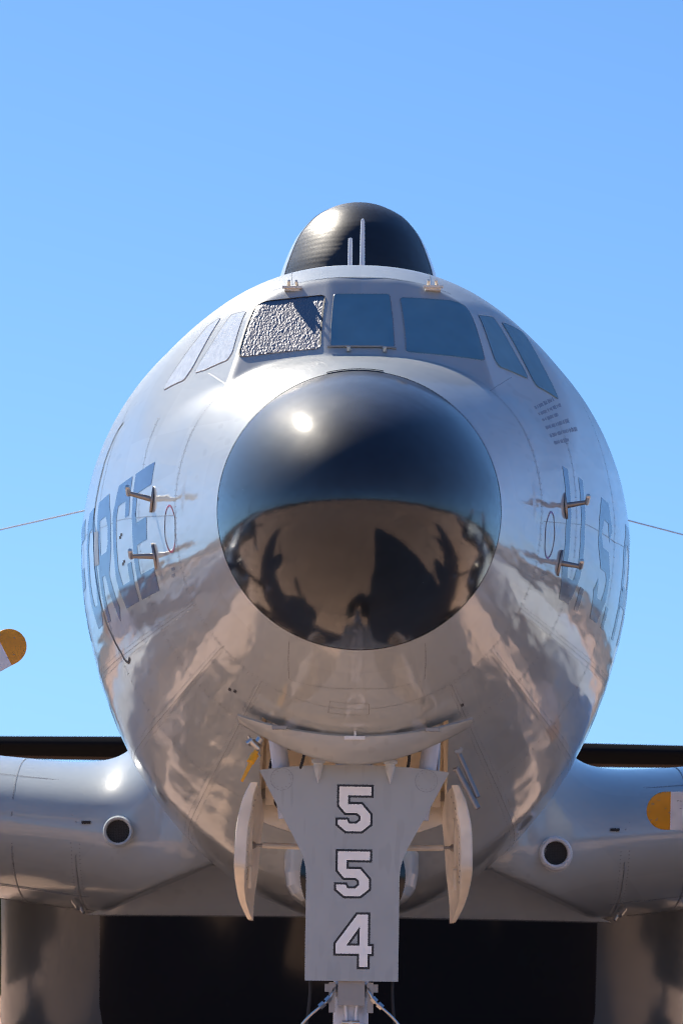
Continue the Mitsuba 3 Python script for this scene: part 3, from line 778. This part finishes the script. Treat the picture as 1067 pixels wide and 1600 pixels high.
ip = np.array([(5.15, .330), (5.118, .325), (5.10, .29), (5.085, .20), (5.08, .02)])
part('belly_fairing__intake', lathe(ip, (.008, 0, 2.285), 'y', 48), 'drum_black', 40, 'round black intake behind the number panel')

# ------------------------------------------------------------------ wings
def airfoil(n=46):
    u = (1 - np.cos(np.linspace(0, np.pi, n))) / 2
    t = 5 * (.2969 * np.sqrt(u) - .126 * u - .3516 * u ** 2 + .2843 * u ** 3 - .1036 * u ** 4)
    return np.r_[u[::-1], u[1:-1]], np.r_[t[::-1], -t[1:-1]]


AU, AT = airfoil()
CHORD = curve((0, 5.9), (2, 5.6), (18.6, 1.9))
THICK = curve((0, .196), (2, .195), (18.6, .12))


def wing_mesh(s):
    xs = np.r_[np.linspace(0.3, 0.95, 8), np.linspace(1.0, 2.4, 36), np.linspace(2.5, 18.6, 80)]
    rows = []
    for x in xs:
        c, t = CHORD(x), THICK(x)
        le = 8.55 + .06 * (x - 2) - .25 * math.exp(-((x - 1.2) / .35) ** 2) * 1.0
        zc = 2.685 + .108 * (x - 2)
        f = .62 * math.exp(-max(x - 1.40, 0) / .17)
        z = zc + AT * t * c
        upper = AT > 0
        z = z + np.where(upper, f * np.clip(AT * 2.2, 0, 1) ** .6, 0)
        z = np.maximum(z, 2.085 + .39 * max(1.9 - x, 0))
        w = .0045 * (meshkit.fbm(np.stack([x * 2.2 + 0 * AU, le + AU * c * 1.4, z * 2.2], -1), 3, 12) - .5)
        rows.append(np.stack([0 * AU + s * x, le + AU * c, z + w], -1))
    tip = np.array(rows[-1])
    m = grid_mesh(np.array(rows + [np.broadcast_to(tip.mean(0), tip.shape)]), wrap_v=True)
    if s < 0:
        m.invert()
    return m


def wing_point(s, x, u, upper=True):
    c, t = CHORD(x), THICK(x)
    tt = 5 * (.2969 * np.sqrt(u) - .126 * u - .3516 * u ** 2 + .2843 * u ** 3 - .1036 * u ** 4)
    return np.stack(np.broadcast_arrays(s * x, 8.55 + .06 * (x - 2) + u * c, 2.685 + .108 * (x - 2) + (tt if upper else -tt) * t * c), -1)


for s in (-1, 1):
    part('wing', wing_mesh(s), 'wing_paint', True, ('left' if s < 0 else 'right') + ' wing root as seen head on')
    for x in (1.96, 2.42, 3.1):
        uu = np.linspace(.001, .5, 40)
        a = np.vstack([wing_point(s, x, uu[::-1] ** 1.0, True), wing_point(s, x, uu[1:], False)])
        nn = np.zeros_like(a)
        nn[:, 1], nn[:, 2] = -.0035, np.r_[np.full(40, .0035), np.full(39, -.0035)]
        a = a + nn
        d = np.array([.004, 0, 0])
        part('wing__panel_seam', grid_mesh(np.stack([a - d, a + d], 1)), 'seam_grey', True)
    heads = []
    for x, ua, ub, up_ in ((1.93, .004, .12, True), (1.99, .004, .12, True), (1.93, .004, .2, False), (1.99, .004, .2, False), (2.42, .01, .2, False)):
        for u_ in np.linspace(math.sqrt(ua), math.sqrt(ub), 22) ** 2:
            q = wing_point(s, x, u_, up_)
            c_ = trimesh.creation.icosphere(0, .0055)
            c_.apply_translation(q)
            heads.append(c_)
    part('wing__rivet_rows', cat(heads), 'rivet_paint', False, stuff='rivet heads along the wing root seam')
    # spanwise hinge line near the lower surface
    xx = np.linspace(1.9, 6, 30)
    for u_, up_ in ((.06, True), (.12, False), (.30, False)):
        a = wing_point(s, xx, np.full(30, u_), up_) + [0, -.004, .004 if up_ else -.004]
        d = np.array([0, .004, .0025])
        part('wing__panel_seam', grid_mesh(np.stack([a - d, a + d], 1)), 'seam_grey', True)
    a = wing_point(s, 1.885, .0015, True)
    part('wing__slot', box(a[0] - .032, a[0] + .032, a[1] - .025, a[1] + .1, a[2] - .013, a[2] + .007), 'rubber', False)
    part('wing__fitting', cat([rod((s * 1.98, 9.2, 2.18), (s * 1.93, 9.15, 2.10), .02, .012), rod((s * 2.0, 9.2, 2.19), (s * 1.96, 9.15, 2.14), .028)]), 'steel', 30)
# round screened vents in the wing roots
for x, z, r, lit in ((-1.648, 2.666, .080, False), (1.45, 2.552, .082, True)):
    yv = 8.40 if not lit else 8.30
    part('air_vent', lathe([(.25, r), (.0, r), (-.03, r + .004), (-.035, r + .018), (-.02, r + (.034 if lit else .02)), (.2, r + .05)], (x, yv, z), 'y', 40), 'white_plate' if lit else 'grey_paint', 40, ('right' if lit else 'left') + ' round wing root vent with a dark screen')
    part('air_vent__screen', rod((x, yv + .03, z), (x, yv + .2, z), r, None, 40), 'rubber', False)
    g_ = [box(x - math.sqrt(max(r * r - d * d, 0)), x + math.sqrt(max(r * r - d * d, 0)), yv + .016, yv + .020, z + d - .0014, z + d + .0014) for d in np.arange(-r + .008, r, .0115)]
    g_ += [box(x + d - .0014, x + d + .0014, yv + .021, yv + .025, z - math.sqrt(max(r * r - d * d, 0)), z + math.sqrt(max(r * r - d * d, 0))) for d in np.arange(-r + .008, r, .0115)]
    k = part('air_vent__mesh', cat(g_), 'seam_dark', False)
    labels[k] = {'label': 'wire mesh in the vent', 'kind': 'stuff'}

# ------------------------------------------------------------------ engines and propellers
def blade_outline():
    r = np.array([.30, .5, .8, 1.2, 1.6, 1.9, 2.1, 2.2, 2.26, 2.295, 2.31])
    w = np.array([.07, .085, .125, .15, .152, .145, .137, .132, .105, .06, .012])
    rr = np.r_[np.linspace(.3, 2.14, 24), 2.155, 2.17, 2.19, 2.21, 2.23, 2.25, 2.27, 2.285, 2.297, 2.305, 2.31]
    ww = PchipInterpolator([.30, .5, .8, 1.2, 1.6, 1.9, 2.12], [.07, .085, .125, .15, .152, .142, .132])(np.minimum(rr, 2.12))
    k = np.clip((rr - 2.18) / .13, 0, 1)
    return rr, np.maximum(ww * np.sqrt(np.maximum(1 - k ** 2, 0)), .004)


def blade_piece(r0, r1, ang, hub):
    rr, ww = blade_outline()
    r = np.unique(np.r_[r0, rr[(rr > r0) & (rr < r1)], r1])
    w = np.interp(r, rr, ww)
    tk = np.interp(r, [.3, .6, 1.2, 2.31], [.06, .035, .02, .007])
    tw = np.radians(np.interp(r, [.3, 1.0, 2.31], [50, 32, 14]))
    secs = []
    for a in np.linspace(0, 2 * np.pi, 25)[:-1]:
        cx, cy = w * np.cos(a), tk * np.sin(a)
        secs.append(np.stack([r, cx * np.cos(tw) - cy * np.sin(tw), cx * np.sin(tw) + cy * np.cos(tw)], -1))
    p = np.array(secs).transpose(1, 0, 2)           # along r, chordwise (in the disc), depth
    p = np.concatenate([p.mean(1, keepdims=True).repeat(24, 1)[:1], p, p.mean(1, keepdims=True).repeat(24, 1)[-1:]])
    ca, sa = math.cos(ang), math.sin(ang)
    x, z = p[..., 0] * ca - p[..., 1] * sa, p[..., 0] * sa + p[..., 1] * ca
    return grid_mesh(np.stack([hub[0] + x, hub[1] + p[..., 2], hub[2] + z], -1), wrap_v=True)


ENG = [(-4.25, 6.97, 2.80, 28.5, 'left inboard'), (4.29, 6.97, 2.80, 180, 'right inboard'), (-8.7, 7.3, 3.22, 75, 'left outboard'), (8.7, 7.3, 3.22, 10, 'right outboard')]
for hx, hy, hz, a0, nm in ENG:
    n = part('engine_nacelle', lathe([(.42, .46), (.36, .56), (.34, .62), (.37, .68), (.5, .74), (1.0, .77), (1.4, .765), (1.42, .74), (2.5, .72), (4, .68), (5.5, .5), (7, .12), (7.1, .01)], (hx, hy, hz), 'y', 64), 'fuselage_paint', 40, nm + ' engine nacelle')
    add(n + '__intake', rod((hx, hy + .5, hz), (hx, hy + .55, hz), .47, None, 40), 'rubber', False, raw=True)
    add(n + '__scoop', box(hx - .2, hx + .2, hy + .9, hy + 2.6, hz + .72, hz + .9), 'grey_paint', False, raw=True)
    for q in range(12):
        a = q * np.pi / 6
        add(key(n + '__cylinder_head'), rod((hx + .2 * math.cos(a), hy + .47, hz + .2 * math.sin(a)), (hx + .44 * math.cos(a), hy + .47, hz + .44 * math.sin(a)), .05, None, 10), 'dull_metal', 30, raw=True)
    p = part('propeller', lathe([(-.42, .01), (-.40, .07), (-.3, .12), (-.12, .15), (-.1, .2), (.1, .2), (.15, .15), (.45, .15)], (hx, hy, hz), 'y', 32), 'dull_metal', 35, nm + ' propeller')
    for q in range(3):
        ang = math.radians(a0 + 120 * q)
        add(key(p + '__blade'), blade_piece(.18, 1.78, ang, (hx, hy, hz)), 'blade_black', 40, raw=True)
        add(key(p + '__white_band'), blade_piece(1.78, 2.15, ang, (hx, hy, hz)), 'blade_white', 40, raw=True)
        add(key(p + '__yellow_tip'), blade_piece(2.15, 2.31, ang, (hx, hy, hz)), 'blade_yellow', 40, raw=True)
    if abs(hx) < 5:
        gk = part('main_gear', rod((hx, 12.4, .6), (hx, 12.2, 2.7), .13, None, 24), 'oleo_paint', 30)
        for s in (-1, 1):
            add(key(gk + '__wheel'), lathe([(-.2, .15), (-.2, .36), (-.18, .5), (-.1, .58), (0, .6), (.1, .58), (.18, .5), (.2, .36), (.2, .15), (.1, .05)], (hx + s * .35, 12.4, .6), 'x', 40), 'rubber', 35, raw=True)
        for s in (-1, 1):
            add(key(gk + '__door'), box(*sorted((hx + s * .62, hx + s * .66)), 11.4, 13.4, 1.5, 2.3), 'grey_paint', False, raw=True)

# ------------------------------------------------------------------ ventral radome under the wings
CY, CR = 12.05, 2.78


def drum(ph, z, off=0.0):
    w = .004 * (meshkit.fbm(np.stack([ph * 4.0, z * 1.6, 0 * ph], -1), 2, 31) - .5)
    k = np.clip((1.30 - z) / .55, 0, 1)
    r = CR + off + w - CR * .28 * (1 - np.sqrt(np.maximum(1 - k ** 2, 0)))
    return np.stack([r * np.sin(ph), CY + .26 * (2.1 - z) - r * np.cos(ph), z], -1)


ph, zq = np.meshgrid(np.linspace(-np.pi, np.pi, 241)[:-1], np.r_[np.linspace(2.32, 1.3, 24), np.linspace(1.28, .75, 22)])
dm = drum(ph, zq)
dm = np.concatenate([dm, np.broadcast_to(np.array([0, CY, .75]), dm[-1:].shape)])
part('ventral_radome', grid_mesh(dm, wrap_v=True), 'drum_paint', True, 'deep grey belly radome below the wings')
pm = math.asin(1.868 / (CR + .01))
ph2, zk = np.meshgrid(np.linspace(-1, 1, 121), np.linspace(0, 1, 60))
lowz = .80
edge = np.interp(zk, [0, .52, .62, .75, 1], [1, 1, .985, .955, .86])
part('ventral_radome__front_panel', grid_mesh(drum(ph2 * pm * edge, 2.09 + (lowz - 2.09) * zk, .004)), 'drum_black', True, 'glossy black panel on the belly radome')
# sloped collar from the drum up to the belly
kk = np.linspace(-1, 1, 61)
bot = drum(kk * math.asin(1.97 / CR), np.full(61, 2.10), .006)
top = np.stack([1.0 * kk, 8.62 + 0 * kk, 2.44 - .0 * kk ** 2], -1)
rows = [bot * (1 - q) + top * q for q in np.linspace(0, 1, 8)]
part('ventral_radome__collar', grid_mesh(np.array(rows + [top + [0, 2.0, .02]])), 'grey_paint', 50)

# ------------------------------------------------------------------ tail
def tail_plane(s):
    xs = np.linspace(0, 7.6, 24)
    rows = []
    for x in xs:
        c = 3.5 - .13 * x
        le = 28.2 + .10 * x
        rows.append(np.stack([0 * AU + s * x, le + AU * c, 4.53 + AT * .085 * c], -1))
    return grid_mesh(np.array(rows), wrap_v=True)


for s in (-1, 1):
    part('tailplane', tail_plane(s), 'tail_dark', True)
    xs = np.linspace(.3, 7.55, 20)
    rows = []
    for x in xs:
        c = 3.5 - .13 * x
        sel = np.argsort(AU)[:27]
        sel = sel[np.argsort(AT[sel])]
        rows.append(np.stack([0 * AU[sel] + s * x, 28.2 + .10 * x + AU[sel] * c - .006, 4.53 + AT[sel] * .085 * c * 1.04], -1))
    part('tailplane__deicer_boot', grid_mesh(np.array(rows)), 'deicer_rubber', True)
for x, zb, zt_ in ((0, 5.0, 7.6), (-6.6, 3.6, 7.4), (6.6, 3.6, 7.4)):
    q = np.array([(28.6, zb), (29.2, (zb + zt_) / 2), (29.9, zt_ - .25), (30.6, zt_), (31.6, zt_ - .2), (32.2, (zb + zt_) / 2), (32.0, zb)])
    part('tail_fin', slab(Polygon(q).buffer(.15, quad_segs=6), 'x', x - .08, x + .08), 'grey_paint', False)
part('tail_cone', lathe([(0, .23), (.5, .2), (1.2, .1), (1.4, .01)], (0, 30, 5.58), 'y', 32, (1, 1.2)), 'grey_paint', 30)
# ------------------------------------------------------------------ the place
def wave_ring(r0, r1, base, amp, seed, n=420):
    a = np.linspace(0, 2 * np.pi, n + 1)[:-1]
    h = base + amp * (meshkit.fbm(np.stack([np.cos(a) * 4, np.sin(a) * 4, 0 * a], -1), 5, seed) - .35)
    d = np.stack([np.cos(a), np.sin(a), 0 * a], -1)
    return grid_mesh(np.array([d * r0 - [0, 0, 2], d * ((r0 + r1) / 2) + np.stack([0 * a, 0 * a, np.maximum(h * .6, 0)], -1), d * r1 + np.stack([0 * a, 0 * a, np.maximum(h, 0)], -1), d * (r1 + 400) - [0, 0, 2]]), wrap_v=True)


g = trimesh.Trimesh([[-4000, -4000, 0], [4000, -4000, 0], [4000, 4000, 0], [-4000, 4000, 0]], [[0, 1, 2], [0, 2, 3]], process=False)
add('ground', g, 'ground_mat', False)
labels['ground'] = {'label': 'flat tan dirt apron mirrored in the nose of the aircraft', 'category': 'ground', 'kind': 'structure'}
add('hills', wave_ring(2300, 3000, 60, 90, 3), 'hill_mat', True)
labels['hills'] = {'label': 'low brown hills along the horizon', 'category': 'hills', 'kind': 'structure'}

# a far belt of trees round the field, leaf clumps on short trunks, read as one mass in the mirrored skin
rng = np.random.default_rng(11)
V, Fc, nv = [], [], 0
for k in range(230):
    a = rng.uniform(0, 2 * np.pi)
    r = rng.uniform(120, 210)
    h = rng.uniform(2.5, 6.5)
    c = np.array([r * math.cos(a), r * math.sin(a), 0])
    m = 150
    d = rng.normal(size=(m, 3))
    d /= np.linalg.norm(d, axis=1, keepdims=True)
    lob = c + [0, 0, h * .6] + d * (rng.uniform(.3, 1, (m, 1)) ** .5) * np.array([h * .42, h * .42, h * .4])
    t1, t2 = rng.normal(size=(m, 3)) * h * .085, rng.normal(size=(m, 3)) * h * .085
    V.append(np.stack([lob - t1, lob + t1 + t2, lob - t2 + t1 * .3], 1).reshape(-1, 3))
    Fc.append(np.arange(3 * m).reshape(-1, 3) + nv)
    nv += 3 * m
    tr = rod(c, c + [0, 0, h * .6], .12, .06, 6)
    V.append(tr.vertices)
    Fc.append(tr.faces + nv)
    nv += len(tr.vertices)
add('tree_belt', trimesh.Trimesh(np.vstack(V), np.vstack(Fc), process=False), 'leaf_mat', False)
labels['tree_belt'] = {'label': 'far belt of low trees mirrored along the skin of the aircraft', 'category': 'trees', 'kind': 'stuff'}
labels[AIR] = {'label': 'glossy grey four engined aircraft with black nose seen head on', 'category': 'aircraft'}
